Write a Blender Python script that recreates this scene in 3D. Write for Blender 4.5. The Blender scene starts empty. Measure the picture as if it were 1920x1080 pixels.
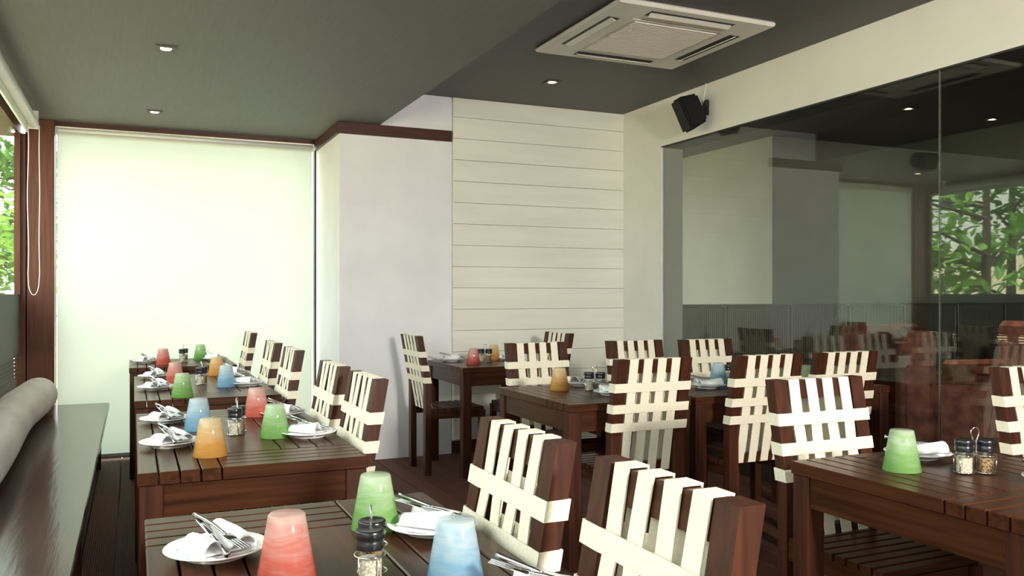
import bpy, bmesh, math, random
from mathutils import Vector, Matrix
random.seed(7)
scene = bpy.context.scene
COL = scene.collection

# ------------------------------------------------------------------ camera
CAM_H = 1.22
cam_data = bpy.data.cameras.new('camera')
cam = bpy.data.objects.new('camera', cam_data)
COL.objects.link(cam)
cam_data.sensor_width = 36.0
cam_data.lens = 36.0 * 1592.0 / 1920.0
cam_data.shift_y = (552.0 - 540.0) / 1920.0
cam_data.clip_start = 0.05
cam.location = (0, 0, CAM_H)
cam.rotation_euler = (math.pi / 2, 0, -math.atan(710.0 / 1592.0))
scene.camera = cam

# ------------------------------------------------------------------ world, sun, lamps, exposure
world = bpy.data.worlds.new('world')
scene.world = world
world.use_nodes = True
bg = world.node_tree.nodes['Background']
bg.inputs['Color'].default_value = (0.95, 1.0, 0.985, 1)
bg.inputs['Strength'].default_value = 6.5

sun_d = bpy.data.lights.new('sun', 'SUN')
sun_d.energy = 14.0
sun_d.angle = 0.01
sun_d.color = (1.0, 0.95, 0.84)
sun = bpy.data.objects.new('sun', sun_d)
COL.objects.link(sun)
sun.rotation_euler = Vector((-0.42, 0.32, -0.85)).to_track_quat('-Z', 'Y').to_euler()

def portal(name, loc, sx, sy, direction):
    d = bpy.data.lights.new(name, 'AREA')
    d.shape = 'RECTANGLE'; d.size = sx; d.size_y = sy
    d.cycles.is_portal = True
    o = bpy.data.objects.new(name, d)
    COL.objects.link(o)
    o.location = loc
    o.rotation_euler = Vector(direction).to_track_quat('-Z', 'Z').to_euler()
portal('window_daylight_portal', (-0.9, 2.3, 1.8), 9.2, 1.3, (1, 0, 0))
portal('rear_window_daylight_portal', (0.42, 7.2, 1.25), 2.0, 2.6, (0, -1, 0))

soft_d = bpy.data.lights.new('softbox_lamp', 'AREA')
soft_d.shape = 'DISK'; soft_d.size = 0.5
soft_d.energy = 190
soft_d.color = (1.0, 0.94, 0.87)
soft = bpy.data.objects.new('softbox_lamp', soft_d)
COL.objects.link(soft)
soft.location = (1.7, -1.3, 1.95)
soft.rotation_euler = Vector((0.08, 1.0, -0.10)).to_track_quat('-Z', 'Y').to_euler()

scene.view_settings.view_transform = 'Standard'
scene.view_settings.look = 'None'
scene.view_settings.gamma = 1.0
scene.view_settings.use_curve_mapping = False
scene.view_settings.exposure = 0.15

# ------------------------------------------------------------------ materials
def nmat(name):
    m = bpy.data.materials.new(name); m.use_nodes = True
    nt = m.node_tree
    return m, nt, nt.nodes['Principled BSDF']

def coords(nt, scale, kind='Object'):
    tc = nt.nodes.new('ShaderNodeTexCoord'); mp = nt.nodes.new('ShaderNodeMapping')
    mp.inputs['Scale'].default_value = scale
    nt.links.new(tc.outputs[kind], mp.inputs['Vector'])
    return mp.outputs['Vector']

def noise_mat(name, c1, c2, scale=(8, 8, 8), rough=0.6, bump=0.0, spec=0.5, detail=4.0, lo=0.35, hi=0.65, coat=0.0, metallic=0.0):
    m, nt, b = nmat(name)
    v = coords(nt, scale)
    n = nt.nodes.new('ShaderNodeTexNoise'); n.inputs['Scale'].default_value = 1.0; n.inputs['Detail'].default_value = detail
    nt.links.new(v, n.inputs['Vector'])
    r = nt.nodes.new('ShaderNodeValToRGB')
    r.color_ramp.elements[0].position = lo; r.color_ramp.elements[1].position = hi
    r.color_ramp.elements[0].color = (*c1, 1); r.color_ramp.elements[1].color = (*c2, 1)
    nt.links.new(n.outputs['Fac'], r.inputs['Fac']); nt.links.new(r.outputs['Color'], b.inputs['Base Color'])
    b.inputs['Roughness'].default_value = rough
    b.inputs['Specular IOR Level'].default_value = spec
    b.inputs['Coat Weight'].default_value = coat
    b.inputs['Metallic'].default_value = metallic
    if bump:
        bp = nt.nodes.new('ShaderNodeBump'); bp.inputs['Strength'].default_value = bump; bp.inputs['Distance'].default_value = 0.005
        nt.links.new(n.outputs['Fac'], bp.inputs['Height']); nt.links.new(bp.outputs['Normal'], b.inputs['Normal'])
    return m

def wood(name, axis, c1, c2, rough):
    s = {'x': (3, 60, 60), 'y': (60, 3, 60), 'z': (60, 60, 3)}[axis]
    return noise_mat(name, c1, c2, s, rough, bump=0.05, lo=0.3, hi=0.7, spec=0.25)
TC1, TC2 = (0.030, 0.0095, 0.0040), (0.078, 0.026, 0.0105)
WX = wood('dark_wood_x', 'x', TC1, TC2, 0.30)
WY = wood('dark_wood_y', 'y', TC1, TC2, 0.30)
WZ = wood('dark_wood_z', 'z', (0.030, 0.0090, 0.0042), (0.072, 0.022, 0.0100), 0.45)
W_BENCH = noise_mat('bench_wood', (0.032, 0.0125, 0.0075), (0.068, 0.030, 0.018), (60, 4, 60), 0.17, bump=0.06, spec=0.3)
W_TRIM = wood('trim_wood', 'x', (0.045, 0.015, 0.010), (0.075, 0.026, 0.016), 0.4)
W_POST = wood('post_wood', 'z', (0.060, 0.019, 0.008), (0.125, 0.042, 0.017), 0.45)
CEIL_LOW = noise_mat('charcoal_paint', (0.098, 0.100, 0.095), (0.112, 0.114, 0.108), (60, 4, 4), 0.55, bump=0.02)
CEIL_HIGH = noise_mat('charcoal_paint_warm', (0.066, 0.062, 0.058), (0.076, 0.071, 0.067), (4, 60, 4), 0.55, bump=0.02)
PAINT_WHITE = noise_mat('white_plaster', (0.72, 0.72, 0.74), (0.78, 0.78, 0.79), (3, 3, 3), 0.75, bump=0.03)
PAINT_CREAM = noise_mat('cream_plaster', (0.68, 0.68, 0.64), (0.73, 0.73, 0.69), (3, 3, 3), 0.75, bump=0.02)
PLANK = noise_mat('painted_board', (0.69, 0.685, 0.61), (0.74, 0.735, 0.66), (1.5, 6, 14), 0.55, bump=0.05)
STRAP = noise_mat('cotton_webbing', (0.76, 0.69, 0.54), (0.84, 0.78, 0.62), (160, 160, 160), 0.9, bump=0.25)
CERAMIC = noise_mat('white_china', (0.86, 0.86, 0.84), (0.89, 0.89, 0.87), (5, 5, 5), 0.12)
LINEN = noise_mat('white_linen', (0.84, 0.84, 0.85), (0.90, 0.90, 0.90), (120, 120, 120), 0.85, bump=0.15)
STEEL = noise_mat('polished_steel', (0.62, 0.62, 0.64), (0.72, 0.72, 0.74), (20, 20, 20), 0.16, metallic=1.0)
CHROME = noise_mat('chrome_wire', (0.72, 0.72, 0.74), (0.80, 0.80, 0.82), (20, 20, 20), 0.10, metallic=1.0)
BLACK_PL = noise_mat('black_plastic', (0.008, 0.008, 0.010), (0.014, 0.014, 0.016), (30, 30, 30), 0.28)
BLACK_SPK = noise_mat('black_speaker', (0.004, 0.004, 0.006), (0.008, 0.008, 0.010), (200, 200, 200), 0.6, spec=0.2)
BOLSTER = noise_mat('grey_beige_fabric', (0.52, 0.49, 0.47), (0.63, 0.60, 0.57), (9, 3, 9), 0.9, bump=0.3)
GREY_PANEL = noise_mat('grey_woven_panel', (0.115, 0.12, 0.105), (0.16, 0.165, 0.145), (120, 120, 120), 0.7, bump=0.2)
AC_PL = noise_mat('ivory_plastic', (0.66, 0.63, 0.56), (0.72, 0.69, 0.62), (4, 4, 4), 0.45)
AC_DARK = noise_mat('dark_slot', (0.02, 0.02, 0.02), (0.04, 0.04, 0.04), (10, 10, 10), 0.6)
AC_GRILLE = noise_mat('dusty_grille', (0.42, 0.39, 0.33), (0.66, 0.63, 0.56), (3, 3, 3), 0.6)
ALU = noise_mat('white_metal', (0.70, 0.70, 0.68), (0.76, 0.76, 0.74), (10, 10, 10), 0.35)
BEADS = noise_mat('white_beads', (0.75, 0.74, 0.70), (0.85, 0.84, 0.80), (50, 50, 50), 0.5)
VELVET = noise_mat('copper_velvet', (0.16, 0.042, 0.032), (0.34, 0.115, 0.085), (14, 14, 14), 0.7, bump=0.3, detail=8)
INT_WALL = noise_mat('grey_paint', (0.42, 0.42, 0.38), (0.46, 0.46, 0.42), (3, 3, 3), 0.8)
SALT = noise_mat('salt_grains', (0.34, 0.29, 0.20), (0.72, 0.66, 0.52), (220, 220, 220), 0.8, bump=0.5)
PEPPER = noise_mat('peppercorns', (0.02, 0.013, 0.008), (0.42, 0.25, 0.11), (200, 200, 200), 0.6, bump=0.6, detail=2)
GROUND = noise_mat('dry_ground', (0.42, 0.36, 0.24), (0.58, 0.50, 0.35), (2, 2, 2), 0.95)
PALE_WALL = noise_mat('pale_yellow_render', (0.72, 0.62, 0.42), (0.80, 0.71, 0.50), (2, 2, 2), 0.9)
BLDG = noise_mat('pale_building', (0.60, 0.60, 0.58), (0.68, 0.68, 0.66), (1, 1, 1), 0.9)
BARK = noise_mat('bark', (0.05, 0.035, 0.025), (0.10, 0.075, 0.055), (20, 20, 6), 0.9, bump=0.4)

def floor_mat():
    m, nt, b = nmat('ribbed_decking')
    v = coords(nt, (1, 1, 1))
    w = nt.nodes.new('ShaderNodeTexWave'); w.wave_type = 'BANDS'; w.bands_direction = 'X'
    w.inputs['Scale'].default_value = 32.0; w.inputs['Distortion'].default_value = 0.0
    nt.links.new(v, w.inputs['Vector'])
    v2 = coords(nt, (40, 2, 2))
    n = nt.nodes.new('ShaderNodeTexNoise'); n.inputs['Scale'].default_value = 1.0
    nt.links.new(v2, n.inputs['Vector'])
    r = nt.nodes.new('ShaderNodeValToRGB')
    r.color_ramp.elements[0].color = (0.060, 0.024, 0.016, 1); r.color_ramp.elements[1].color = (0.135, 0.058, 0.040, 1)
    nt.links.new(n.outputs['Fac'], r.inputs['Fac']); nt.links.new(r.outputs['Color'], b.inputs['Base Color'])
    bp = nt.nodes.new('ShaderNodeBump'); bp.inputs['Strength'].default_value = 0.35; bp.inputs['Distance'].default_value = 0.004
    nt.links.new(w.outputs['Fac'], bp.inputs['Height']); nt.links.new(bp.outputs['Normal'], b.inputs['Normal'])
    b.inputs['Roughness'].default_value = 0.6; b.inputs['Specular IOR Level'].default_value = 0.15
    return m
DECK = floor_mat()

def stripe_mat():
    m, nt, b = nmat('striped_upholstery')
    v = coords(nt, (1, 1, 1))
    w = nt.nodes.new('ShaderNodeTexWave'); w.wave_type = 'BANDS'; w.bands_direction = 'X'
    w.inputs['Scale'].default_value = 15.0; w.inputs['Distortion'].default_value = 0.0
    nt.links.new(v, w.inputs['Vector'])
    r = nt.nodes.new('ShaderNodeValToRGB')
    r.color_ramp.elements[0].position = 0.55; r.color_ramp.elements[1].position = 0.8
    r.color_ramp.elements[0].color = (0.035, 0.035, 0.032, 1); r.color_ramp.elements[1].color = (0.42, 0.41, 0.33, 1)
    nt.links.new(w.outputs['Fac'], r.inputs['Fac']); nt.links.new(r.outputs['Color'], b.inputs['Base Color'])
    b.inputs['Roughness'].default_value = 0.85
    return m
STRIPE = stripe_mat()

def blind_mat():
    m, nt, b = nmat('translucent_blind')
    out = nt.nodes['Material Output']
    b.inputs['Base Color'].default_value = (0.72, 0.72, 0.66, 1); b.inputs['Roughness'].default_value = 0.9
    v = coords(nt, (400, 400, 400)); n = nt.nodes.new('ShaderNodeTexNoise'); n.inputs['Scale'].default_value = 1.0
    nt.links.new(v, n.inputs['Vector'])
    bp = nt.nodes.new('ShaderNodeBump'); bp.inputs['Strength'].default_value = 0.05
    nt.links.new(n.outputs['Fac'], bp.inputs['Height']); nt.links.new(bp.outputs['Normal'], b.inputs['Normal'])
    tl = nt.nodes.new('ShaderNodeBsdfTranslucent'); tl.inputs['Color'].default_value = (0.645, 0.68, 0.65, 1)
    tr = nt.nodes.new('ShaderNodeBsdfTransparent'); tr.inputs['Color'].default_value = (0.95, 1, 0.97, 1)
    m1 = nt.nodes.new('ShaderNodeMixShader'); m1.inputs[0].default_value = 0.55
    nt.links.new(b.outputs[0], m1.inputs[1]); nt.links.new(tl.outputs[0], m1.inputs[2])
    m2 = nt.nodes.new('ShaderNodeMixShader'); m2.inputs[0].default_value = 0.06
    nt.links.new(m1.outputs[0], m2.inputs[1]); nt.links.new(tr.outputs[0], m2.inputs[2])
    nt.links.new(m2.outputs[0], out.inputs['Surface'])
    return m
BLIND = blind_mat()

def pane_mat(name, tint, ior=1.5):
    # thin pane: clear transmission with real Fresnel reflection
    m, nt, b = nmat(name)
    out = nt.nodes['Material Output']
    tr = nt.nodes.new('ShaderNodeBsdfTransparent'); tr.inputs['Color'].default_value = (*tint, 1)
    gl = nt.nodes.new('ShaderNodeBsdfGlossy'); gl.inputs['Roughness'].default_value = 0.0
    gl.inputs['Color'].default_value = (0.95, 1, 0.97, 1)
    # same reflectance on both faces of the sheet
    fr = nt.nodes.new('ShaderNodeFresnel'); ge = nt.nodes.new('ShaderNodeNewGeometry')
    mr = nt.nodes.new('ShaderNodeMapRange'); mr.inputs[3].default_value = ior; mr.inputs[4].default_value = 1.0 / ior
    nt.links.new(ge.outputs['Backfacing'], mr.inputs[0]); nt.links.new(mr.outputs[0], fr.inputs['IOR'])
    mx = nt.nodes.new('ShaderNodeMixShader')
    nt.links.new(fr.outputs[0], mx.inputs[0]); nt.links.new(tr.outputs[0], mx.inputs[1]); nt.links.new(gl.outputs[0], mx.inputs[2])
    nt.links.new(mx.outputs[0], out.inputs['Surface'])
    nt.nodes.remove(b)
    return m
GLASS_WALL = pane_mat('tinted_partition_glass', (0.81, 0.83, 0.80), 1.62)
GLASS_WIN = pane_mat('window_glass', (0.95, 0.98, 0.96), 1.12)
GLASS_JAR = pane_mat('jar_glass', (0.93, 0.95, 0.94), 1.45)

def tumbler_mat(name, deep, pale):
    # blown glass: colour swirled in, dense at the rim and thinning to clear at the foot
    m, nt, b = nmat(name)
    tc = nt.nodes.new('ShaderNodeTexCoord'); sp = nt.nodes.new('ShaderNodeSeparateXYZ')
    nt.links.new(tc.outputs['Object'], sp.inputs[0])
    mp = nt.nodes.new('ShaderNodeMapping'); mp.inputs['Scale'].default_value = (14, 14, 55); mp.inputs['Rotation'].default_value = (0.35, 0.2, 0)
    nt.links.new(tc.outputs['Object'], mp.inputs['Vector'])
    n = nt.nodes.new('ShaderNodeTexNoise'); n.inputs['Scale'].default_value = 1.0; n.inputs['Distortion'].default_value = 1.2; n.inputs['Detail'].default_value = 3
    nt.links.new(mp.outputs[0], n.inputs['Vector'])
    mr = nt.nodes.new('ShaderNodeMapRange'); mr.inputs[1].default_value = 0.0; mr.inputs[2].default_value = 0.115
    mr.inputs[3].default_value = 0.45; mr.inputs[4].default_value = -0.25
    nt.links.new(sp.outputs['Z'], mr.inputs[0])
    ad = nt.nodes.new('ShaderNodeMath'); ad.operation = 'ADD'; ad.use_clamp = True
    nt.links.new(mr.outputs[0], ad.inputs[0]); nt.links.new(n.outputs['Fac'], ad.inputs[1])
    r = nt.nodes.new('ShaderNodeValToRGB')
    r.color_ramp.elements[0].position = 0.25; r.color_ramp.elements[1].position = 0.8
    r.color_ramp.elements[0].color = (*pale, 1); r.color_ramp.elements[1].color = (*deep, 1)
    nt.links.new(ad.outputs[0], r.inputs['Fac']); nt.links.new(r.outputs['Color'], b.inputs['Base Color'])
    b.inputs['Roughness'].default_value = 0.07
    out = nt.nodes['Material Output']
    tl = nt.nodes.new('ShaderNodeBsdfTranslucent'); nt.links.new(r.outputs['Color'], tl.inputs['Color'])
    tr = nt.nodes.new('ShaderNodeBsdfTransparent'); nt.links.new(r.outputs['Color'], tr.inputs['Color'])
    m1 = nt.nodes.new('ShaderNodeMixShader'); m1.inputs[0].default_value = 0.35
    nt.links.new(b.outputs[0], m1.inputs[1]); nt.links.new(tl.outputs[0], m1.inputs[2])
    m2 = nt.nodes.new('ShaderNodeMixShader'); m2.inputs[0].default_value = 0.5
    nt.links.new(m1.outputs[0], m2.inputs[1]); nt.links.new(tr.outputs[0], m2.inputs[2])
    nt.links.new(m2.outputs[0], out.inputs['Surface'])
    return m
TUMBLER = {
    'coral red': tumbler_mat('coral_glass', (0.86, 0.30, 0.22), (0.90, 0.72, 0.66)),
    'green': tumbler_mat('green_glass', (0.42, 0.70, 0.26), (0.78, 0.87, 0.70)),
    'blue': tumbler_mat('blue_glass', (0.42, 0.68, 0.84), (0.82, 0.88, 0.89)),
    'amber': tumbler_mat('amber_glass', (0.88, 0.58, 0.18), (0.91, 0.82, 0.60)),
}

def leaf_mat(name, c1, c2):
    m, nt, b = nmat(name)
    v = coords(nt, (1.5, 1.5, 1.5)); n = nt.nodes.new('ShaderNodeTexNoise'); n.inputs['Scale'].default_value = 1.0
    nt.links.new(v, n.inputs['Vector'])
    r = nt.nodes.new('ShaderNodeValToRGB'); r.color_ramp.elements[0].position = 0.35; r.color_ramp.elements[1].position = 0.65
    r.color_ramp.elements[0].color = (*c1, 1); r.color_ramp.elements[1].color = (*c2, 1)
    nt.links.new(n.outputs['Fac'], r.inputs['Fac']); nt.links.new(r.outputs['Color'], b.inputs['Base Color'])
    b.inputs['Roughness'].default_value = 0.45
    tl = nt.nodes.new('ShaderNodeBsdfTranslucent'); nt.links.new(r.outputs['Color'], tl.inputs['Color'])
    mx = nt.nodes.new('ShaderNodeMixShader'); mx.inputs[0].default_value = 0.4
    nt.links.new(b.outputs[0], mx.inputs[1]); nt.links.new(tl.outputs[0], mx.inputs[2])
    nt.links.new(mx.outputs[0], nt.nodes['Material Output'].inputs['Surface'])
    return m
LEAF1 = leaf_mat('leaf_bright', (0.10, 0.26, 0.04), (0.28, 0.50, 0.10))
LEAF2 = leaf_mat('leaf_dark', (0.04, 0.12, 0.03), (0.12, 0.28, 0.06))

def emit_mat(name, color, strength):
    m, nt, b = nmat(name)
    b.inputs['Base Color'].default_value = (*color, 1)
    b.inputs['Emission Color'].default_value = (*color, 1); b.inputs['Emission Strength'].default_value = strength
    return m
BEZEL = noise_mat('bronze_bezel', (0.05, 0.04, 0.035), (0.08, 0.065, 0.055), (30, 30, 30), 0.5)
LAMP_ON = emit_mat('lit_halogen', (1.0, 0.80, 0.50), 14.0)

# ------------------------------------------------------------------ mesh helpers
class MB:
    """collects shapes into one mesh"""
    def __init__(self): self.bm = bmesh.new()
    def box(self, x0, x1, y0, y1, z0, z1, bevel=0.0, mat=None):
        r = bmesh.ops.create_cube(self.bm, size=1.0)
        vs = r['verts']
        for v in vs:
            v.co = Vector(((x0 + x1) / 2 + v.co.x * (x1 - x0), (y0 + y1) / 2 + v.co.y * (y1 - y0), (z0 + z1) / 2 + v.co.z * (z1 - z0)))
        if mat is not None:
            for v in vs: v.co = mat @ v.co
        if bevel:
            es = list({e for v in vs for e in v.link_edges})
            bmesh.ops.bevel(self.bm, geom=es, offset=bevel, segments=1, affect='EDGES', profile=0.5)
        return self
    def prism(self, pts, y0, y1):
        # polygon given in (x, z), extruded along y
        a = [self.bm.verts.new((p[0], y0, p[1])) for p in pts]
        b = [self.bm.verts.new((p[0], y1, p[1])) for p in pts]
        n = len(pts)
        self.bm.faces.new(a); self.bm.faces.new(b[::-1])
        for i in range(n): self.bm.faces.new((a[i], b[i], b[(i + 1) % n], a[(i + 1) % n]))
        bmesh.ops.recalc_face_normals(self.bm, faces=self.bm.faces[:])
        return self
    def lathe(self, prof, n=24, close=False, center=(0, 0)):
        rings = []
        for r, z in prof:
            rings.append([self.bm.verts.new((center[0] + r * math.cos(2 * math.pi * i / n), center[1] + r * math.sin(2 * math.pi * i / n), z)) for i in range(n)])
        for k in range(len(rings) - 1):
            for i in range(n):
                self.bm.faces.new((rings[k][i], rings[k][(i + 1) % n], rings[k + 1][(i + 1) % n], rings[k + 1][i]))
        if close:
            self.bm.faces.new(rings[0][::-1]); self.bm.faces.new(rings[-1])
        return self
    def tube(self, pts, r, n=8, closed=False, caps=True):
        pts = [Vector(p) for p in pts]; m = len(pts); rings = []
        prev = None
        for i, p in enumerate(pts):
            if closed: t = pts[(i + 1) % m] - pts[i - 1]
            else: t = pts[min(i + 1, m - 1)] - pts[max(i - 1, 0)]
            t.normalize()
            up = prev if prev is not None else (Vector((0, 0, 1)) if abs(t.z) < 0.9 else Vector((1, 0, 0)))
            s = t.cross(up).normalized(); up = s.cross(t).normalized(); prev = up
            rr = r[i] if isinstance(r, (list, tuple)) else r
            rings.append([self.bm.verts.new(p + rr * (s * math.cos(2 * math.pi * k / n) + up * math.sin(2 * math.pi * k / n))) for k in range(n)])
        for i in range(m if closed else m - 1):
            a, b = rings[i], rings[(i + 1) % m]
            for k in range(n): self.bm.faces.new((a[k], a[(k + 1) % n], b[(k + 1) % n], b[k]))
        if caps and not closed:
            self.bm.faces.new(rings[0][::-1]); self.bm.faces.new(rings[-1])
        return self
    def mesh(self, name, material, smooth=False):
        bmesh.ops.recalc_face_normals(self.bm, faces=self.bm.faces[:])
        me = bpy.data.meshes.new(name); self.bm.to_mesh(me); self.bm.free()
        me.materials.append(material)
        if smooth:
            for p in me.polygons: p.use_smooth = True
        return me
    def build(self, name, material, parent=None, smooth=False):
        return link(name, self.mesh(name, material, smooth), parent)

def link(name, me, parent=None):
    o = bpy.data.objects.new(name, me); COL.objects.link(o)
    if parent is not None: o.parent = parent
    return o
def tag(o, label=None, cat=None, group=None, kind=None):
    if label: o['label'] = label
    if cat: o['category'] = cat
    if group: o['group'] = group
    if kind: o['kind'] = kind
    return o
def empty(name, loc=(0, 0, 0), rz=0.0):
    o = bpy.data.objects.new(name, None); COL.objects.link(o)
    o.empty_display_size = 0.1
    o.location = loc; o.rotation_euler = (0, 0, rz)
    return o
def struct(name, mb, mat, label=None, smooth=False):
    o = mb.build(name, mat, None, smooth)
    o['kind'] = 'structure'
    if label: o['label'] = label
    return o
def copy_tree(o, parent=None):
    c = o.copy(); COL.objects.link(c); c.parent = parent
    for ch in list(o.children): copy_tree(ch, c)
    return c

# ------------------------------------------------------------------ the room
XL, XR = -0.80, 3.755        # left window wall, glass partition wall
YB, YC = 7.0, 6.134          # rear window plane, column / board wall plane
Y0 = -2.4
LOW, HIGH, XE = 2.47, 2.73, 1.66

# floor: sub base with planks as parts
floor = struct('floor', MB().box(-0.95, XR, Y0, 7.1, -0.08, -0.026), AC_DARK, 'dark brown ribbed timber decking floor')
pw = 0.142
x = -0.93; k = 0
pm = MB().box(0.003, pw - 0.003, Y0, 7.1, -0.026, 0.0, 0.002).mesh('floor_plank', DECK)
while x + pw < XR + 0.02:
    o = link('floor_plank', pm, floor); o.location.x = x
    x += pw
struct('floor_lounge', MB().box(XR, 10.2, Y0, 9.0, -0.08, 0.0), noise_mat('lounge_floor', (0.035, 0.018, 0.013), (0.06, 0.032, 0.024), (3, 40, 3), 0.4), 'dark timber floor of the lounge behind the glass')
# ceilings
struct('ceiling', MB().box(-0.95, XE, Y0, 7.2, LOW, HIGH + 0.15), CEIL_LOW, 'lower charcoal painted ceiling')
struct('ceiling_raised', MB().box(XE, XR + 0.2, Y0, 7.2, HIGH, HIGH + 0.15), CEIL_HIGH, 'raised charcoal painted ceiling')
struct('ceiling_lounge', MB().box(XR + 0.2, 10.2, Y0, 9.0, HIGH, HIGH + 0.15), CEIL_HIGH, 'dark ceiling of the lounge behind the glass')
# walls
struct('wall_column', MB().box(1.367, 2.225, YC, 7.2, 0, LOW - 0.0), PAINT_WHITE, 'white plastered column standing forward of the rear window')
struct('wall_above_trim', MB().box(XE, 2.225, YC, 7.2, LOW, HIGH), PAINT_WHITE, 'white wall above the dark trim')
bw = struct('wall_back', MB().box(2.225, XR, YC + 0.012, 7.2, 0, HIGH), PLANK, 'cream painted horizontal board wall')
zt = 2.582
edges = [HIGH] + [zt - 0.164 * i for i in range(16) if zt - 0.164 * i > 0.12] + [0.10]
for i in range(len(edges) - 1):
    MB().box(2.236, XR, YC - 0.012, YC + 0.012, edges[i + 1] + 0.0012, edges[i] - 0.0012, 0.0012).build('wall_board', PLANK, bw)
struct('baseboard_back', MB().box(2.225, XR, YC - 0.02, YC + 0.01, 0, 0.095, 0.003), W_TRIM, 'dark wood skirting under the board wall')
struct('wall_right', MB().box(XR, XR + 0.2, 5.565, 7.2, 0, HIGH), PAINT_CREAM, 'cream wall return beside the glass partition')
struct('wall_right_header', MB().box(XR, XR + 0.2, Y0, 5.565, 2.372, HIGH), PAINT_CREAM, 'cream wall band above the glass partition')
struct('trim_3', MB().box(XR - 0.002, XR + 0.2, Y0, 5.565, 2.362, 2.372), AC_DARK, 'black channel along the top of the glass partition')
struct('trim_4', MB().box(XR - 0.006, XR + 0.02, 5.553, 5.5645, 0, 2.362), ALU, 'white edge strip of the glass partition')
struct('wall_front', MB().box(-0.95, 10.2, Y0 - 0.1, Y0, 0, HIGH), PAINT_CREAM, 'wall behind the viewpoint')
# dark wood trim round the column head
struct('trim_1', MB().box(1.345, 2.225, YC - 0.022, YC, 2.388, LOW, 0.002), W_TRIM, 'dark wood band across the column head')
struct('trim_2', MB().box(1.345, 1.367, YC, 6.97, 2.388, LOW, 0.002), W_TRIM, 'dark wood band along the column side')
# rear window: header beam, frame, pane
struct('trim_5', MB().box(-0.70, 1.345, 6.93, 7.06, 2.435, LOW), W_TRIM, 'dark wood beam over the rear window')
win = struct('window_1', MB().box(-0.56, -0.515, 7.0, 7.06, 0, 2.435).box(1.354, 1.367, 7.0, 7.06, 0, 2.435).box(-0.515, 1.33, 7.0, 7.06, 0, 0.03), AC_DARK, 'tall rear window behind the blind')
MB().box(-0.515, 1.354, 7.025, 7.033, 0.03, 2.435).build('pane', GLASS_WIN, win)
struct('trim_6', MB().box(-0.70, -0.517, 6.90, 7.06, 0, LOW, 0.003), W_POST, 'dark red-brown wood corner post')
# left wall: low panel with louvres, windows above
lw = struct('wall_left', MB().box(-0.95, -0.80, Y0, 7.1, 0, 0.44).box(-0.82, -0.735, Y0, 6.90, 0.80, 1.22, 0.002), GREY_PANEL, 'low grey panelled wall behind the bench')
zl = 0.465
while zl < 0.79:
    MB().box(-0.795, -0.745, Y0, 6.88, zl, zl + 0.012, 0.002).build('louvre_slat', GREY_PANEL, lw)
    zl += 0.0265
struct('trim_7', MB().box(-0.95, -0.735, Y0, 7.06, 2.36, LOW), W_POST, 'dark wood beam over the side windows')
for i, (ya, yb) in enumerate(((4.3, 6.865), (1.7, 4.2), (-0.9, 1.6), (Y0, -1.0))):
    w = struct('window_%d' % (i + 2), MB().box(-0.83, -0.742, ya - 0.10, ya, 1.22, 2.36, 0.002).box(-0.83, -0.76, ya, yb, 1.21, 1.222), W_POST, 'side window above the bench')
    MB().box(-0.752, -0.746, ya, yb, 1.222, 2.36).build('pane', GLASS_WIN, w)
struct('trim_8', MB().box(-0.765, -0.69, 6.90, 7.06, 0, 2.36).box(-0.765, -0.728, 6.865, 6.90, 1.22, 2.36), W_POST, 'dark wood jamb at the end of the side window')
# glass partition
for i, (ya, yb) in enumerate(((3.0735, 5.553), (0.575, 3.0705), (-1.925, 0.569))):
    g = struct('window_%d' % (i + 6), MB().box(XR + 0.004, XR + 0.014, ya, yb, 0.0, 2.362), GLASS_WALL, 'frameless glass panel of the partition')
struct('trim_9', MB().box(XR + 0.003, XR + 0.015, 3.0705, 3.0735, 0.0, 2.362), GREY_PANEL, 'thin pale joint between two glass panels')
# lounge shell
struct('wall_lounge_block', MB().box(5.56, 10.2, 6.38, 9.0, 0, HIGH), INT_WALL, 'grey lounge wall behind the banquette')
struct('wall_lounge_recess', MB().box(XR + 0.2, 5.56, 8.4, 9.0, 0, HIGH), INT_WALL, 'grey wall of the lounge recess')
struct('wall_lounge_side', MB().box(10.1, 10.2, Y0, 9.0, 0, HIGH), INT_WALL, 'far side wall of the lounge')

# ------------------------------------------------------------------ chairs
RAKE = 0.18
def bx(z): return -(z - 0.60) * RAKE       # local x of the back plane at height z (chair faces +x)
ZT = 0.94
def strap_loop(path, w0, w1, along, th=0.003):
    """closed band: path = list of (x,z) or (x,y); the other axis runs w0..w1"""
    bm = bmesh.new(); n = len(path); outer = []; inner = []
    cx = sum(p[0] for p in path) / n; cz = sum(p[1] for p in path) / n
    def V(p, w):
        return bm.verts.new((p[0], w, p[1])) if along == 'y' else bm.verts.new(along(p, w))
    for p in path:
        d = Vector((p[0] - cx, p[1] - cz)); L = d.length
        q = (p[0] + d.x / L * th * 0.0, p[1] + d.y / L * th * 0.0)
        outer.append((V(q, w0), V(q, w1)))
    for i in range(n):
        a, b = outer[i], outer[(i + 1) % n]
        bm.faces.new((a[0], a[1], b[1], b[0]))
    bmesh.ops.recalc_face_normals(bm, faces=bm.faces[:])
    bmesh.ops.solidify(bm, geom=bm.faces[:], thickness=th)
    return bm
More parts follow.
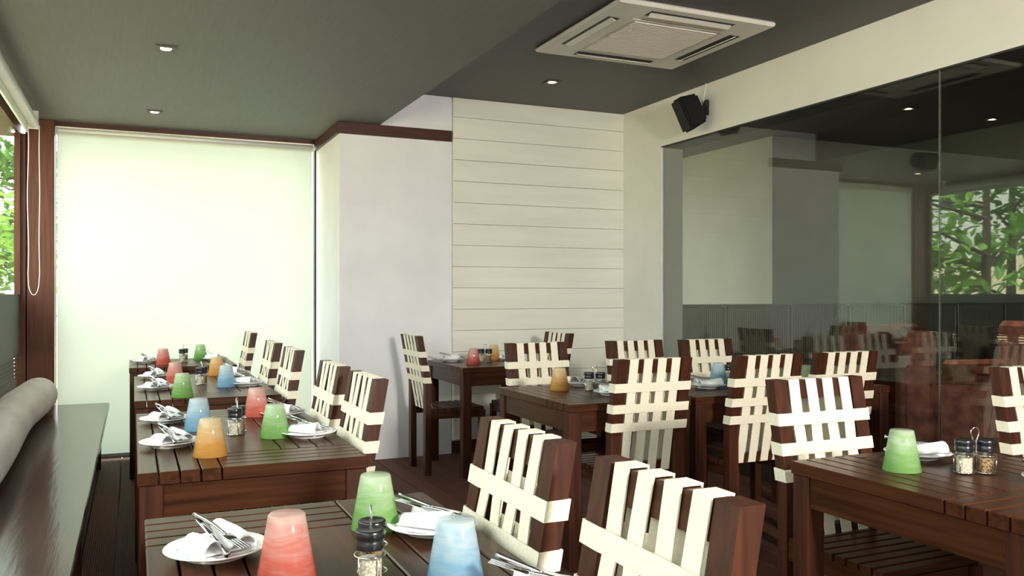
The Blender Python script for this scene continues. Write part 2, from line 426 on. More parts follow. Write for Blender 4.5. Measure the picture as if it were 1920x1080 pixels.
def make_chair():
    c = empty('dining_chair')
    W = 0.192
    for s in (-1, 1):
        ya, yb = sorted((s * W, s * (W - 0.053)))
        hw = 0.021
        pts = [(-hw, 0), (hw, 0), (hw, 0.60), (bx(ZT) + hw, ZT), (bx(ZT) - hw, ZT), (-hw, 0.60)]
        MB().prism(pts, ya, yb).build('rear_leg', WZ, c)
        MB().box(0.375, 0.415, *sorted((s * W, s * (W - 0.042))), 0, 0.425, 0.002).build('leg', WZ, c)
        MB().box(0.021, 0.375, *sorted((s * (W - 0.006), s * (W - 0.03))), 0.375, 0.425).build('side_rail', WX, c)
    MB().box(0.38, 0.405, -W + 0.042, W - 0.042, 0.375, 0.425).build('front_rail', WY, c)
    # top and lower back rails, lying in the raked plane
    def rail(z0, z1, th):
        return [(bx(z0) - th, z0), (bx(z0) + th, z0), (bx(z1) + th, z1), (bx(z1) - th, z1)]
    yi = W - 0.053
    MB().prism(rail(ZT - 0.062, ZT - 0.004, 0.014), -yi, yi).build('top_rail', WY, c)
    MB().prism(rail(0.435, 0.475, 0.014), -yi, yi).build('lower_rail', WY, c)
    n = 8; pitch = 0.385 / n
    sm = MB().box(0.0, pitch - 0.010, -W, W, 0.425, 0.447, 0.002).mesh('seat_slat', WY)
    for i in range(n):
        o = link('seat_slat', sm, c); o.location.x = 0.026 + i * pitch
    # upright straps looped round the top and lower rails
    for k in range(4):
        yc = (-0.108 + 0.072 * k)
        t = 0.020
        zs = [0.432, 0.64, 0.72, 0.815, ZT + 0.001]
        wob = 0.0025 * (1 if k % 2 else -1)
        front = [(bx(z) + t + (wob if i in (1, 3) else -wob if i == 2 else 0), z) for i, z in enumerate(zs)]
        back = [(bx(z) - t, z) for z in reversed(zs)]
        bm = strap_loop(front + back, yc - 0.0215, yc + 0.0215, 'y')
        me = bpy.data.meshes.new('strap'); bm.to_mesh(me); bm.free(); me.materials.append(STRAP)
        link('upright_strap', me, c)
    # cross straps looped round both stiles
    for z in (0.640, 0.722, 0.815):
        t = 0.0255; Y = W + 0.004
        ys = [-Y, -0.14, -0.108, -0.036, 0.036, 0.108, 0.14, Y]
        loop = [(t + (0.0015 if 0 < i < 7 and i % 2 else 0.0), y) for i, y in enumerate(ys)] + [(-t, y) for y in reversed(ys)]
        def conv(p, w, z=z):
            zz = z + w
            return (bx(zz) + p[0], p[1], zz)
        bm = strap_loop(loop, -0.0195, 0.0195, conv)
        me = bpy.data.meshes.new('strap'); bm.to_mesh(me); bm.free(); me.materials.append(STRAP)
        link('cross_strap', me, c)
    return c
chair0 = make_chair()
PI = math.pi
CH = [  # x, y, facing angle, label
    (0.685, 1.610, PI, 'strap-back chair at the nearest bench table, farther of its two'),
    (0.690, 1.090, PI, 'strap-back chair largest and nearest to the viewer, at the bottom edge'),
    (0.685, 3.440, PI, 'strap-back chair at the second bench table, farther of its two'),
    (0.685, 2.905, PI, 'strap-back chair at the second bench table, nearer of its two'),
    (0.700, 5.170, PI, 'strap-back chair at the third bench table, farther of its two'),
    (0.700, 4.480, PI, 'strap-back chair at the third bench table, nearer of its two'),
    (0.740, 6.560, PI, 'strap-back chair at the farthest bench table beside the rear blind'),
    (1.815, 5.640, 0, 'strap-back chair standing in front of the white column'),
    (2.800, 5.560, PI, 'strap-back chair against the board wall, mostly hidden behind another chair'),
    (2.140, 4.400, -PI / 2, 'strap-back chair facing the viewer behind the middle table with amber tumbler'),
    (2.790, 4.370, -PI / 2, 'strap-back chair facing the viewer at the long table, nearer the board wall corner'),
    (3.265, 4.300, -PI / 2, 'strap-back chair facing the viewer at the long table, beside the glass partition'),
    (2.080, 3.205, PI / 2, 'strap-back chair seen from behind at the middle table with amber tumbler'),
    (2.695, 3.180, PI / 2, 'strap-back chair seen from behind at the long table, left one'),
    (3.175, 3.180, PI / 2, 'strap-back chair seen from behind at the long table, closest to the glass'),
    (2.090, 2.130, -PI / 2, 'strap-back chair facing the viewer behind the right foreground table'),
    (3.190, 2.150, -PI / 2, 'strap-back chair cut off by the right edge of the picture'),
]
for i, (cx, cy, rz, lab) in enumerate(CH):
    o = chair0 if i == 0 else copy_tree(chair0)
    o.location = (cx, cy, 0); o.rotation_euler = (0, 0, rz)
    tag(o, lab, 'chair', 'dark wood chairs with cream webbing backs')

# ------------------------------------------------------------------ tables
TZ = 0.735
def make_table(x0, x1, y0, y1, chir, label):
    cx, cy = (x0 + x1) / 2, (y0 + y1) / 2
    t = empty('dining_table', (cx, cy, 0))
    tag(t, label, 'table', 'dark slatted wooden dining tables')
    hx, hy = (x1 - x0) / 2, (y1 - y0) / 2
    b, g, th = 0.0505, 0.0045, 0.036
    band = 4 * b + 3 * g
    def board(ax0, ax1, ay0, ay1, mat, name='board'):
        if chir < 0: ax0, ax1 = -ax1, -ax0
        MB().box(ax0, ax1, ay0, ay1, TZ - th, TZ, 0.0025).build(name, mat, t)
    for k in range(4):
        o = k * (b + g)
        board(-hx + o, -hx + o + b, -hy, hy - band - g, WY)
        board(hx - o - b, hx - o, -hy + band + g, hy, WY)
        board(-hx + band + g, hx, -hy + o, -hy + o + b, WX)
        board(-hx, hx - band - g, hy - o - b, hy - o, WX)
    board(-hx + band + g, hx - band - g, -hy + band + g, hy - band - g, WY if hy > hx else WX, 'centre_panel')
    L = 0.062; e = 0.004; ap = TZ - th - 0.004
    for sx in (-1, 1):
        for sy in (-1, 1):
            MB().box(*sorted((sx * (hx - e), sx * (hx - e - L))), *sorted((sy * (hy - e), sy * (hy - e - L))), 0, TZ - th, 0.003).build('leg', WZ, t)
        MB().box(*sorted((sx * (hx - 0.012), sx * (hx - 0.034))), -hy + e + L, hy - e - L, ap - 0.085, TZ - th).build('apron', WY, t)
    for sy in (-1, 1):
        MB().box(-hx + e + L, hx - e - L, *sorted((sy * (hy - 0.012), sy * (hy - 0.034))), ap - 0.085, TZ - th).build('apron', WX, t)
    return t
TB = {
    't1': (0.022, 0.650, 0.74, 1.995, 1, 'nearest slatted table along the bench, cut off by the bottom edge', 'nearest bench table'),
    't2': (0.010, 0.645, 2.505, 3.767, 1, 'second slatted table from the viewer along the bench', 'second bench table'),
    't3': (0.004, 0.655, 4.215, 5.50, 1, 'third slatted table from the viewer along the bench', 'third bench table'),
    't4': (-0.026, 0.655, 6.13, 6.88, 1, 'farthest slatted table along the bench, in front of the blind', 'farthest bench table'),
    's': (1.985, 2.640, 5.25, 5.985, -1, 'small slatted table against the board wall by the white column', 'table by the board wall'),
    'm1': (1.745, 2.395, 3.30, 4.09, -1, 'middle slatted two-seat table with the amber tumbler', 'middle two-seat table'),
    'm2': (2.420, 3.670, 3.30, 4.09, -1, 'long slatted table beside the glass partition', 'long table by the glass'),
    'fr': (1.750, 2.400, 1.20, 1.93, -1, 'slatted table in the right foreground with a single green tumbler', 'right foreground table'),
}
for k, (a, b_, c_, d_, ch, lab, short) in TB.items(): make_table(a, b_, c_, d_, ch, lab)

# ------------------------------------------------------------------ table ware
TUM_PROF = [(0.0, 0.112), (0.0285, 0.112), (0.0310, 0.109), (0.0505, 0.001), (0.0495, 0.0), (0.0475, 0.001), (0.0280, 0.104), (0.0, 0.105)]
def tum_mesh(col):
    mb = MB(); mb.lathe(TUM_PROF[1:-1], 32)
    bm = mb.bm
    return mb, col
TUM_ME = {}
for c in TUMBLER:
    mb = MB().lathe([(0.0005, 0.112)] + TUM_PROF[1:-1] + [(0.0005, 0.105)], 36)
    TUM_ME[c] = mb.mesh('tumbler_' + c.replace(' ', '_'), TUMBLER[c], True)
def tumbler(x, y, col, label):
    o = link('tumbler', TUM_ME[col]); o.location = (x, y, TZ + 0.0005); o.rotation_euler.z = random.uniform(0, 6.28)
    tag(o, label, 'tumbler', 'upturned coloured glass tumblers')
for tx, ty, col, tab, extra in [
    (0.239, 1.480, 'coral red', 't1', ''), (0.459, 1.725, 'green', 't1', ''), (0.488, 1.325, 'blue', 't1', ''),
    (0.211, 2.700, 'amber', 't2', ''), (0.213, 3.234, 'blue', 't2', ''), (0.440, 2.965, 'green', 't2', ''), (0.449, 3.508, 'coral red', 't2', ''),
    (0.211, 4.300, 'green', 't3', ''), (0.208, 5.000, 'coral red', 't3', ''), (0.455, 5.370, 'amber', 't3', ''), (0.446, 4.688, 'blue', 't3', ''),
    (0.188, 6.330, 'coral red', 't4', ''), (0.457, 6.72, 'green', 't4', ''),
    (2.150, 5.480, 'coral red', 's', ''), (2.434, 5.788, 'amber', 's', ''),
    (1.977, 3.841, 'amber', 'm1', ''), (2.905, 3.760, 'blue', 'm2', ''), (3.250, 3.460, 'green', 'm2', ''), (1.934, 1.699, 'green', 'fr', '')]:
    tumbler(tx, ty, col, 'upturned %s glass tumbler on the %s' % (col, TB[tab][6]))

# plate
PLATE_ME = MB().lathe([(0.0005, 0.004), (0.055, 0.004), (0.064, 0.006), (0.092, 0.0165), (0.0935, 0.018), (0.092, 0.0195), (0.064, 0.0095), (0.056, 0.0075), (0.0005, 0.0075)], 40).lathe([(0.052, 0.004), (0.052, 0.0), (0.056, 0.0), (0.056, 0.004)], 40).mesh('plate', CERAMIC, True)
# napkin: folded pad with a thick soft roll on top
def napkin_mesh(seed):
    # one cloth folded in layers; the top layer is pinched into two lobes with a valley for the cutlery
    prof = [(0.056, 0.001), (0.0, 0.001), (-0.054, 0.001), (-0.0575, 0.0035), (-0.054, 0.006), (0.0, 0.006), (0.053, 0.006), (0.0565, 0.0085), (0.053, 0.011),
            (0.0, 0.011), (-0.050, 0.011), (-0.056, 0.014), (-0.0565, 0.021), (-0.052, 0.032), (-0.042, 0.041), (-0.030, 0.043), (-0.019, 0.038), (-0.010, 0.027),
            (-0.001, 0.019), (0.008, 0.021), (0.016, 0.030), (0.027, 0.036), (0.038, 0.034), (0.047, 0.026), (0.053, 0.017), (0.058, 0.013)]
    bm = bmesh.new(); rows = []; n = 12
    for i in range(n + 1):
        u = i / n; row = []
        for k, (px, pz) in enumerate(prof):
            top = k > 10
            f = (1.08 - 0.42 * u if px < 0 else 0.72 + 0.38 * u) if top else 1.0
            f *= 1 + 0.05 * math.sin(5 * u + seed * 1.7 + k * 0.3) if top else 1.0
            z = 0.011 + (pz - 0.011) * f if top else pz
            row.append(bm.verts.new((px * (1 - 0.10 * abs(u - 0.5)) + 0.003 * math.sin(3 * u + seed + 0.2 * k), (u - 0.5) * (0.122 - 0.0006 * k) + (0.008 * (px / 0.05) if top else 0), z)))
        rows.append(row)
    for i in range(n):
        for k in range(len(prof) - 1): bm.faces.new((rows[i][k], rows[i][k + 1], rows[i + 1][k + 1], rows[i + 1][k]))
    bmesh.ops.recalc_face_normals(bm, faces=bm.faces[:])
    bmesh.ops.solidify(bm, geom=bm.faces[:], thickness=0.0016)
    me = bpy.data.meshes.new('napkin'); bm.to_mesh(me); bm.free(); me.materials.append(LINEN)
    for p in me.polygons: p.use_smooth = True
    return me
NAP = [napkin_mesh(i) for i in range(3)]
def fork_mesh():
    mb = MB()
    n = 10; pts = []; rad = []
    for i in range(n + 1):
        u = i / n
        pts.append((0, -0.085 + 0.105 * u, 0.003 + 0.004 * math.sin(u * 3.0))); rad.append(0.0048 - 0.0026 * u)
    mb.tube(pts, rad, 8)
    mb.box(-0.010, 0.010, 0.018, 0.045, 0.0022, 0.0045, 0.001)
    for k in range(4):
        xk = -0.0086 + k * 0.00573
        mb.box(xk - 0.0016, xk + 0.0016, 0.043, 0.085, 0.0026, 0.0048, 0.0006)
    return mb.mesh('fork', STEEL, True)
def knife_mesh():
    mb = MB()
    n = 8; pts = []; rad = []
    for i in range(n + 1):
        u = i / n
        pts.append((0, -0.09 + 0.085 * u, 0.004)); rad.append(0.0058 - 0.0022 * u)
    mb.tube(pts, rad, 8)
    bm = mb.bm
    prof = [(-0.004, -0.008), (0.005, -0.008), (0.009, 0.02), (0.009, 0.065), (0.004, 0.088), (-0.004, 0.094), (-0.006, 0.06), (-0.005, 0.02)]
    a = [bm.verts.new((p[0], p[1], 0.0032)) for p in prof]; b = [bm.verts.new((p[0], p[1], 0.0048)) for p in prof]
    bm.faces.new(a[::-1]); bm.faces.new(b)
    for i in range(len(prof)): bm.faces.new((a[i], a[(i + 1) % len(prof)], b[(i + 1) % len(prof)], b[i]))
    return mb.mesh('knife', STEEL, True)
FORK, KNIFE = fork_mesh(), knife_mesh()
def setting(x, y, rz, where, seed):
    p = link('side_plate', PLATE_ME); p.location = (x, y, TZ + 0.0005)
    tag(p, 'round white china side plate, %s' % where, 'plate', 'white side plates')
    nk = link('napkin', NAP[seed % 3]); nk.location = (x, y, TZ + 0.0085); nk.rotation_euler.z = rz
    tag(nk, 'folded white napkin on its plate, %s' % where, 'napkin', 'folded white napkins')
    R_ = Matrix.Rotation(rz, 3, 'Z')
    tl = -0.20 if rz > 3 else 0.20
    for me, nm, dx, dr, fl in ((FORK, 'fork', -0.004, 0.14, 0), (KNIFE, 'knife', 0.014, -0.10, 1)):
        o = link(nm, me); d = R_ @ Vector((dx, 0.004, 0))
        o.location = (x + d.x, y + d.y, TZ + 0.043 - (0.003 if nm == 'knife' else 0.0))
        o.rotation_euler = (-tl if fl else tl, 0, rz + dr + PI * fl)
        tag(o, 'steel %s lying on the napkin, %s' % (nm, where), nm, 'steel %ss on napkins' % nm)
SET = [
    ('t1', 0.141, 1.665, 0.35 + PI, 'nearest bench table, bench side'),
    ('t1', 0.560, 1.655, 0.75, 'beside the green tumbler, nearest bench table'),
    ('t1', 0.585, 1.190, 0.75, 'beside the blue tumbler, nearest bench table'),
    ('t2', 0.108, 2.925, 0.35 + PI, 'second bench table, near bench side'),
    ('t2', 0.112, 3.480, 0.35 + PI, 'second bench table, far bench side'),
    ('t2', 0.548, 2.935, 0.75, 'second bench table, near chair side'),
    ('t2', 0.548, 3.470, 0.75, 'second bench table, far chair side'),
    ('t3', 0.107, 4.690, 0.35 + PI, 'third bench table, near bench side'),
    ('t3', 0.115, 5.330, 0.35 + PI, 'third bench table, far bench side'),
    ('t3', 0.550, 4.710, 0.75, 'third bench table, near chair side'),
    ('t3', 0.555, 5.360, 0.75, 'third bench table, far chair side'),
    ('t4', 0.085, 6.540, 0.35 + PI, 'farthest bench table, bench side'),
    ('t4', 0.550, 6.600, 0.75, 'farthest bench table, chair side'),
    ('s', 2.105, 5.790, 1.2, 'left on the table by the board wall'),
    ('s', 2.535, 5.700, -1.2, 'right on the table by the board wall'),
    ('m1', 2.120, 3.560, 1.1, 'near side of the middle two-seat table'),
    ('m1', 2.190, 3.975, -0.8, 'far side of the middle two-seat table'),
    ('m2', 2.730, 3.620, 1.2, 'on the long table by the glass'),
    ('fr', 2.130, 1.815, 1.35, 'behind the tumbler, right foreground table'),
    ('fr', 2.160, 1.400, 1.2, 'cut by picture edge, right foreground table'),
]
for i, (tab, x, y, rz, where) in enumerate(SET): setting(x, y, rz, where, i)

# cruets: chrome rack with two glass shakers
def rack_mesh():
    mb = MB()
    for s in (-1, 1):
        for z, r in ((0.004, 0.0255), (0.050, 0.0255)):
            mb.tube([(s * 0.029 + r * math.cos(a * PI / 10), r * math.sin(a * PI / 10), z) for a in range(20)], 0.0016, 6, closed=True)
        for a in (0.7, -0.7):
            ca, sa = math.cos(a) * s, math.sin(a)
            mb.tube([(s * 0.029 + 0.0255 * ca, 0.0255 * sa, 0.002), (s * 0.029 + 0.0255 * ca, 0.0255 * sa, 0.05)], 0.0014, 6)
    pts = [(-0.0035, 0, 0.003), (-0.0035, 0, 0.085)]
    for i in range(13):
        a = PI + 0.35 - (PI + 0.7) * i / 12 + 0.0
        pts.append((0.011 * math.cos(a), 0, 0.110 + 0.014 * math.sin(a)))
    pts += [(0.0035, 0, 0.085), (0.0035, 0, 0.003)]
    mb.tube(pts, 0.0018, 8)
    return mb.mesh('cruet_rack', CHROME, True)
RACK = rack_mesh()
JAR = MB().lathe([(0.0005, 0.001), (0.0205, 0.001), (0.022, 0.003), (0.022, 0.052), (0.019, 0.060), (0.019, 0.066)], 24).mesh('jar', GLASS_JAR, True)
FILL = {n: MB().lathe([(0.0195, 0.003), (0.0198, 0.044)], 20, close=True).mesh('filling', m) for n, m in (('salt', SALT), ('pepper', PEPPER))}
def lid_mesh():
    mb = MB()
    mb.lathe([(0.0005, 0.060), (0.0225, 0.060), (0.0235, 0.062), (0.0235, 0.074), (0.0222, 0.076), (0.0245, 0.079), (0.0245, 0.090), (0.0225, 0.0925), (0.019, 0.0915), (0.0005, 0.0905)], 24)
    return mb.mesh('lid', BLACK_PL, True)
LID = lid_mesh()
for tab, x, y, rz in [('t1', 0.370, 1.420, 1.25), ('t2', 0.329, 3.090, 1.25), ('t3', 0.337, 4.870, 1.25), ('t4', 0.330, 6.55, 1.25),
                      ('s', 2.310, 5.66, -0.35), ('m1', 2.125, 3.740, -0.35), ('m2', 3.05, 3.82, -0.35), ('fr', 2.08, 1.588, -0.42)]:
    sh = TB[tab][6]
    r = link('cruet_rack', RACK); r.location = (x, y, TZ + 0.001); r.rotation_euler.z = rz
    tag(r, 'chrome wire cruet rack with loop handle on the %s' % sh, 'cruet rack', 'chrome cruet racks')
    for s, kind in ((-1, 'salt'), (1, 'pepper')):
        e = empty('%s_shaker' % kind, (x + s * 0.029 * math.cos(rz), y + s * 0.029 * math.sin(rz), TZ + 0.001), rz)
        tag(e, '%s in a black-lidded glass shaker on the %s' % ('coarse salt' if kind == 'salt' else 'peppercorns', sh), 'shaker', 'glass %s shakers' % kind)
        link('jar', JAR, e); link('filling', FILL[kind], e); link('lid', LID, e)

# ------------------------------------------------------------------ bench, bolster, blinds
bench = empty('bench', (-0.44, 3.5, 0))
tag(bench, 'long dark polished wooden bench under the side windows', 'bench')
bo = MB(); bo.box(-0.285, 0.285, -4.5, 3.19, 0.415, 0.45, 0.004).build('bench_top', W_BENCH, bench)
MB().box(0.235, 0.262, -4.5, 3.10, 0.335, 0.415).build('apron', WY, bench)
for yy in (3.06, 0.6, -1.9, -4.4):
    MB().box(-0.27, 0.235, yy, yy + 0.05, 0, 0.415, 0.003).build('leg', WZ, bench)

def bolster_mesh():
    mb = MB(); pts = []; rad = []
    L0, L1 = 0.9, 6.40; n = 70
    for i in range(n + 1):
        u = i / n; y = L0 + (L1 - L0) * u
        s = min(1.0, min(i, n - i) / 2.0)
        pts.append((-0.570 + 0.015 * math.sin(y * 2.1) , y, 0.452 + 0.118 + 0.003 * math.sin(y * 5)))
        rad.append((0.070, 0.106, 0.113)[min(2, min(i, n - i))] * (1 + 0.03 * math.sin(y * 3.3 + 1)))
    mb.tube(pts, rad, 20)
    return mb
b = bolster_mesh().build('bolster_cushion', BOLSTER, None, True)
tag(b, 'long grey-beige fabric bolster lying along the bench', 'cushion')

rb = empty('roller_blind', (0.41, 6.95, 2.40))
tag(rb, 'drawn translucent white roller blind over the rear window', 'blind')
MB().tube([(-0.915, 0, 0), (0.915, 0, 0)], 0.028, 20).build('roller_tube', BLIND if False else ALU, rb, True)
MB().box(-0.912, 0.905, -0.0275, -0.0262, -2.36, 0.0).build('blind_cloth', BLIND, rb)
MB().box(-0.912, 0.905, -0.034, -0.020, -2.375, -2.352, 0.003).build('hem_bar', ALU, rb)
for s in (-1, 1):
    MB().box(*sorted((s * 0.917, s * 0.923)), -0.03, 0.03, -0.035, 0.034).build('bracket', ALU, rb)

sb = empty('side_roller_blind', (-0.62, 4.6, 2.385))
tag(sb, 'rolled-up white roller blind over the side window with bead chain', 'blind')
MB().tube([(0, -2.6, 0), (0, 1.99, 0)], 0.034, 20).build('roller_tube', ALU, sb, True)
MB().box(-0.036, -0.034, -2.6, 1.98, -0.055, 0.0).build('blind_cloth', BLIND, sb)
MB().box(-0.044, -0.028, -2.6, 1.98, -0.068, -0.045, 0.003).build('hem_bar', ALU, sb)
MB().box(-0.03, 0.03, 1.995, 2.0, -0.04, 0.085).build('bracket', ALU, sb)
cp = []
for i in range(14): cp.append((0.034 - 0.002 * math.sin(i * 0.8), 2.012, -0.01 - 0.078 * i))
for i in range(9):
    a = PI * i / 8; cp.append((0.034 * math.cos(a) * 0.95, 2.012, -1.07 - 0.10 * math.sin(a)))
for i in range(14): cp.append((-0.034 + 0.004 * math.sin(i * 0.7), 2.012, -1.024 + 0.078 * i))
MB().tube(cp, 0.0028, 6).build('bead_chain', BEADS, sb)

# ------------------------------------------------------------------ ceiling fittings
ac = empty('air_conditioner', (2.745, 4.19, HIGH - 0.001))
tag(ac, 'ivory square ceiling cassette air conditioner with central grille', 'air conditioner')
MB().box(-0.505, 0.505, -0.5, 0.5, -0.028, 0.0, 0.012).build('panel', AC_PL, ac)
gr = MB().box(-0.30, 0.30, -0.30, 0.30, -0.034, -0.028, 0.003).build('grille', AC_GRILLE, ac)
gs = MB().box(-0.27, 0.27, -0.0042, 0.0042, -0.040, -0.034, 0.001).mesh('grille_slat', AC_PL)
for i in range(26):
    o = link('grille_slat', gs, gr); o.location.y = -0.27 + 0.54 * i / 25
for a in range(4):
    M = Matrix.Rotation(a * PI / 2, 4, 'Z')
    MB().box(-0.27, 0.27, 0.365, 0.435, -0.0300, -0.0275, 0, M).build('slot', AC_DARK, ac)
    Mt = M @ Matrix.Translation((0, 0.405, -0.033)) @ Matrix.Rotation(0.45, 4, 'X')
    MB().box(-0.262, 0.262, -0.022, 0.022, -0.002, 0.002, 0, Mt).build('louvre', AC_PL, ac)

def downlight(x, y, z, label, power):
    e = empty('downlight', (x, y, z)); tag(e, label, 'downlight', 'small square halogen downlights')
    fm = MB()
    for q in ((-0.05, 0.05, -0.05, -0.032), (-0.05, 0.05, 0.032, 0.05), (-0.05, -0.032, -0.032, 0.032), (0.032, 0.05, -0.032, 0.032)):
        fm.box(*q, -0.008, 0.0)
    fm.build('bezel', BEZEL, e)
    MB().lathe([(0.0005, -0.006), (0.026, -0.006), (0.026, -0.001)], 20).build('lamp', LAMP_ON, e)
    d = bpy.data.lights.new('downlight_beam', 'SPOT'); d.energy = power; d.spot_size = 1.3; d.spot_blend = 0.6; d.color = (1.0, 0.82, 0.58); d.shadow_soft_size = 0.03
    o = bpy.data.objects.new('downlight_beam', d); COL.objects.link(o); o.parent = e; o.location = (0, 0, -0.02)
downlight(0.151, 4.649, LOW, 'square halogen downlight in the lower ceiling, nearer one', 12)
downlight(0.133, 6.293, LOW, 'square halogen downlight in the lower ceiling near the blind', 12)
downlight(2.713, 5.387, HIGH, 'square halogen downlight in the raised ceiling before the board wall', 18)
downlight(5.742, 4.981, HIGH, 'halogen downlight in the lounge ceiling, left one behind the glass', 70)
downlight(6.749, 4.991, HIGH, 'halogen downlight in the lounge ceiling, right one behind the glass', 70)

def speaker(loc, rot, label):
    e = empty('wall_speaker', loc); e.rotation_euler = rot
    tag(e, label, 'speaker')
    # cabinet: tapered, wider at the baffle (local +x is the front)
    bm = bmesh.new()
    r = bmesh.ops.create_cube(bm, size=1.0)
    for v in r['verts']:
        f = 1.0 if v.co.x > 0 else 0.70
        v.co = Vector((v.co.x * 0.15, v.co.y * 0.17 * f, v.co.z * 0.25 * (1.0 if v.co.x > 0 else 0.82)))
    bmesh.ops.bevel(bm, geom=bm.edges[:], offset=0.016, segments=3, affect='EDGES')
    me = bpy.data.meshes.new('cabinet'); bm.to_mesh(me); bm.free(); me.materials.append(BLACK_SPK)
    link('cabinet', me, e)
    MB().box(0.074, 0.082, -0.072, 0.072, -0.11, 0.11, 0.004).build('front_grille', BLACK_SPK, e)
    return e
sp = speaker((3.60, 4.97, 2.51), (0, 0.42, PI - 0.25), 'black wall speaker tilted down above the glass partition')
MB().tube([(-0.07, 0, 0.0), (-0.11, 0, 0.0), (-0.135, 0.01, 0.03)], 0.012, 8).build('bracket_arm', BLACK_PL, sp)
pl = MB().box(3.735, 3.755, 4.965, 5.015, 2.50, 2.61).build('bracket_plate', BLACK_PL, sp)
pl.matrix_parent_inverse = (Matrix.Translation(sp.location) @ sp.rotation_euler.to_matrix().to_4x4()).inverted()
cb = MB().tube([(3.745, 4.99, HIGH), (3.74, 4.985, 2.69), (3.72, 4.98, 2.63), (3.735, 5.0, 2.57), (3.70, 4.98, 2.54), (3.665, 4.97, 2.53)], 0.004, 6).build('cable', ALU, sp)
cb.matrix_parent_inverse = pl.matrix_parent_inverse.copy()
speaker((7.42, 6.24, 2.60), (PI / 2, 0.3, -PI / 2), 'black speaker high on the lounge wall behind the glass')

# ------------------------------------------------------------------ lounge behind the glass
bq = empty('banquette', (7.0, 6.1, 0)); tag(bq, 'long striped upholstered banquette along the lounge wall', 'banquette')
def cushion_back():
    mb = MB()
    return mb
for i in range(8):
    xa = -2.9 + i * 0.74
    mb = MB(); mb.box(xa + 0.005, xa + 0.735, 0.06, 0.26, 0.44, 1.13, 0.025); mb.build('back_cushion', STRIPE, bq)
    mb = MB(); mb.box(xa + 0.005, xa + 0.735, -0.40, 0.10, 0.30, 0.46, 0.03); mb.build('seat_cushion', STRIPE, bq)
MB().box(-2.9, 3.02, -0.36, 0.26, 0, 0.30).build('plinth', WX, bq)

def armchair(x, y, rz, label):
    e = empty('armchair', (x, y, 0), rz); tag(e, label, 'armchair', 'copper velvet armchairs in the lounge')
    MB().box(-0.40, -0.20, -0.36, 0.36, 0.10, 1.00, 0.04).build('backrest', VELVET, e)
    for s in (-1, 1):
        MB().box(-0.22, 0.34, *sorted((s * 0.36, s * 0.24)), 0.10, 0.68, 0.03).build('armrest', VELVET, e)
    MB().box(-0.22, 0.34, -0.24, 0.24, 0.12, 0.46, 0.03).build('seat_cushion', VELVET, e)
    for sx in (-0.32, 0.28):
        for sy in (-0.31, 0.31):
            MB().box(sx - 0.025, sx + 0.025, sy - 0.025, sy + 0.025, 0, 0.10).build('leg', WZ, e)
armchair(4.80, 3.72, -0.80, 'copper velvet armchair nearest the glass joint')
armchair(4.98, 4.88, PI / 2 + 0.1, 'copper velvet armchair farther back left of the glass joint')
armchair(6.35, 4.55, PI - 0.2, 'copper velvet armchair at the right edge behind the glass')
def lounge_table(x, y, label):
    e = empty('lounge_table', (x, y, 0)); tag(e, label, 'table')
    MB().box(-0.32, 0.32, -0.32, 0.32, 0.70, 0.735, 0.004).build('table_top', WX, e)
    MB().box(-0.04, 0.04, -0.04, 0.04, 0.03, 0.70).build('pedestal', WZ, e)
    MB().box(-0.22, 0.22, -0.22, 0.22, 0, 0.03, 0.004).build('base', WZ, e)
lounge_table(4.30, 5.36, 'dark square pedestal table before the banquette, left')
lounge_table(6.05, 5.40, 'dark square pedestal table before the banquette, right')

# ------------------------------------------------------------------ outdoors
struct('ground_outside', MB().box(-30, -0.95, -15, 40, -0.3, -0.1).box(-0.95, 10.2, 7.2, 40, -0.3, -0.1), GROUND, 'dry pale ground outside the windows')
gw = MB().box(-9.2, -9.0, -10, 32, -0.1, 2.0, 0.01).build('boundary_wall', PALE_WALL)
tag(gw, 'pale yellow sunlit boundary wall outside the side window', 'wall')
bd = empty('neighbouring_building', (-16, 12, -0.1)); tag(bd, 'pale building beyond the trees outside', 'building')
MB().box(-2, 0, -14, 16, 0, 6.5).build('facade', BLDG, bd)
for i in range(9):
    for z in (1.0, 3.9):
        f = MB().box(-0.02, 0.04, -12 + i * 3, -10.7 + i * 3, z, z + 1.5).build('window_frame', ALU, bd)
        MB().box(0.04, 0.05, -11.9 + i * 3, -10.8 + i * 3, z + 0.1, z + 1.4).build('pane', AC_DARK, f)

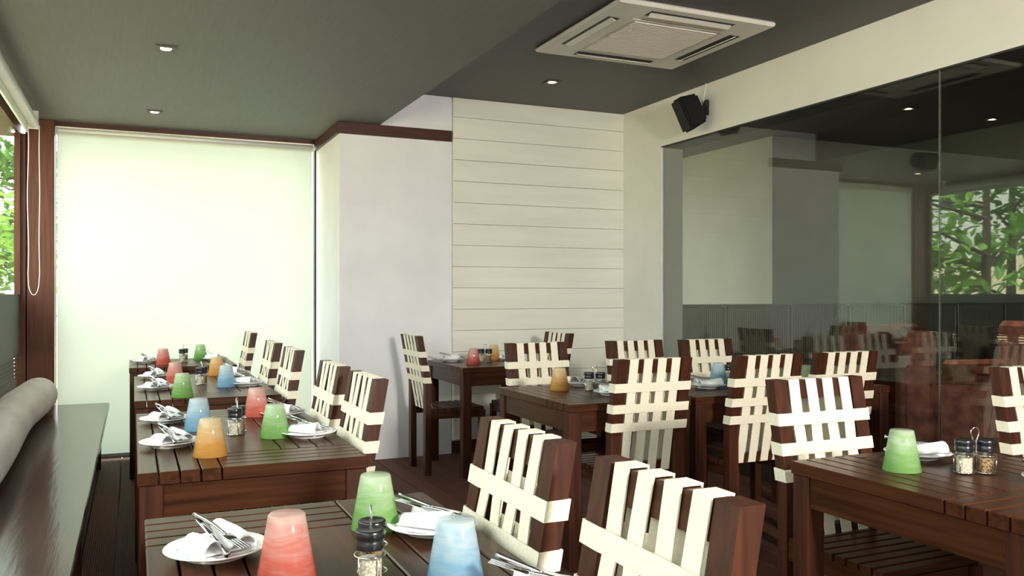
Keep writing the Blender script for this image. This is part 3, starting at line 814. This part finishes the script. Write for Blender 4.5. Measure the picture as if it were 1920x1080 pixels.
def tree(x, y, h, crown, nleaf, size, mat, label, seed, flat=0.8):
    rnd = random.Random(seed)
    e = empty('tree', (x, y, -0.1)); tag(e, label, 'tree')
    MB().tube([(0, 0, 0), (0.05, 0.02, h * 0.3), (-0.03, 0.06, h * 0.62), (0.04, 0, h * 0.95)], [0.085, 0.07, 0.05, 0.02], 8).build('trunk', BARK, e)
    tips = []
    for i in range(9):
        a = rnd.uniform(0, 6.28); z0 = h * rnd.uniform(0.28, 0.75); L = crown * rnd.uniform(0.7, 1.05)
        p0 = Vector((0, 0.02, z0)); p2 = Vector((L * math.cos(a), L * math.sin(a), z0 + h * rnd.uniform(-0.02, 0.22)))
        p1 = (p0 + p2) / 2 + Vector((0, 0, 0.12 * L))
        MB().tube([p0, p1, p2], [0.030, 0.018, 0.006], 6).build('branch', BARK, e)
        tips.append((p0, p1, p2))
    verts, faces = [], []
    for i in range(nleaf):
        p0, p1, p2 = rnd.choice(tips); u = rnd.uniform(0.25, 1.08)
        c = p0.lerp(p1, u * 2) if u < 0.5 else p1.lerp(p2, u * 2 - 1)
        c = c + Vector((rnd.gauss(0, 0.24), rnd.gauss(0, 0.24), rnd.gauss(-0.06, 0.22) * flat))
        M = Matrix.Rotation(rnd.uniform(0, 6.28), 3, 'Z') @ Matrix.Rotation(rnd.gauss(0.35, 0.5), 3, 'X') @ Matrix.Rotation(rnd.gauss(0, 0.4), 3, 'Y')
        s = size * rnd.uniform(0.6, 1.25); k = len(verts)
        for q in ((0, 0, 0), (0.27, 0.35, 0.04), (0.2, 0.75, 0.02), (0, 1.1, -0.08), (-0.2, 0.75, 0.02), (-0.27, 0.35, 0.04)):
            verts.append(c + M @ (Vector(q) * s))
        faces += [(k, k + 1, k + 2, k + 3), (k, k + 3, k + 4, k + 5)]
    me = bpy.data.meshes.new('foliage'); me.from_pydata(verts, [], faces); me.materials.append(mat)
    f = link('foliage', me, e); f['kind'] = 'stuff'
tree(-2.7, 7.6, 3.4, 1.5, 800, 0.19, LEAF1, 'bright leafy tree just outside the side window, mirrored in the glass', 1)
tree(-4.6, 8.6, 4.2, 1.8, 650, 0.20, LEAF2, 'darker leafy tree farther outside the side window', 2)
tree(-1.9, 11.0, 3.6, 1.3, 2600, 0.14, LEAF1, 'leafy tree seen directly through the side window', 3)
tree(-2.3, 15.0, 4.5, 1.7, 2400, 0.17, LEAF2, 'tall dark tree behind the one at the side window', 4)
tree(-6.4, 6.4, 4.0, 1.7, 650, 0.2, LEAF1, 'bright tree near the pale boundary wall', 5)
tree(0.0, 10.5, 1.9, 0.8, 1200, 0.12, LEAF1, 'low shrub tree behind the rear blind', 6)
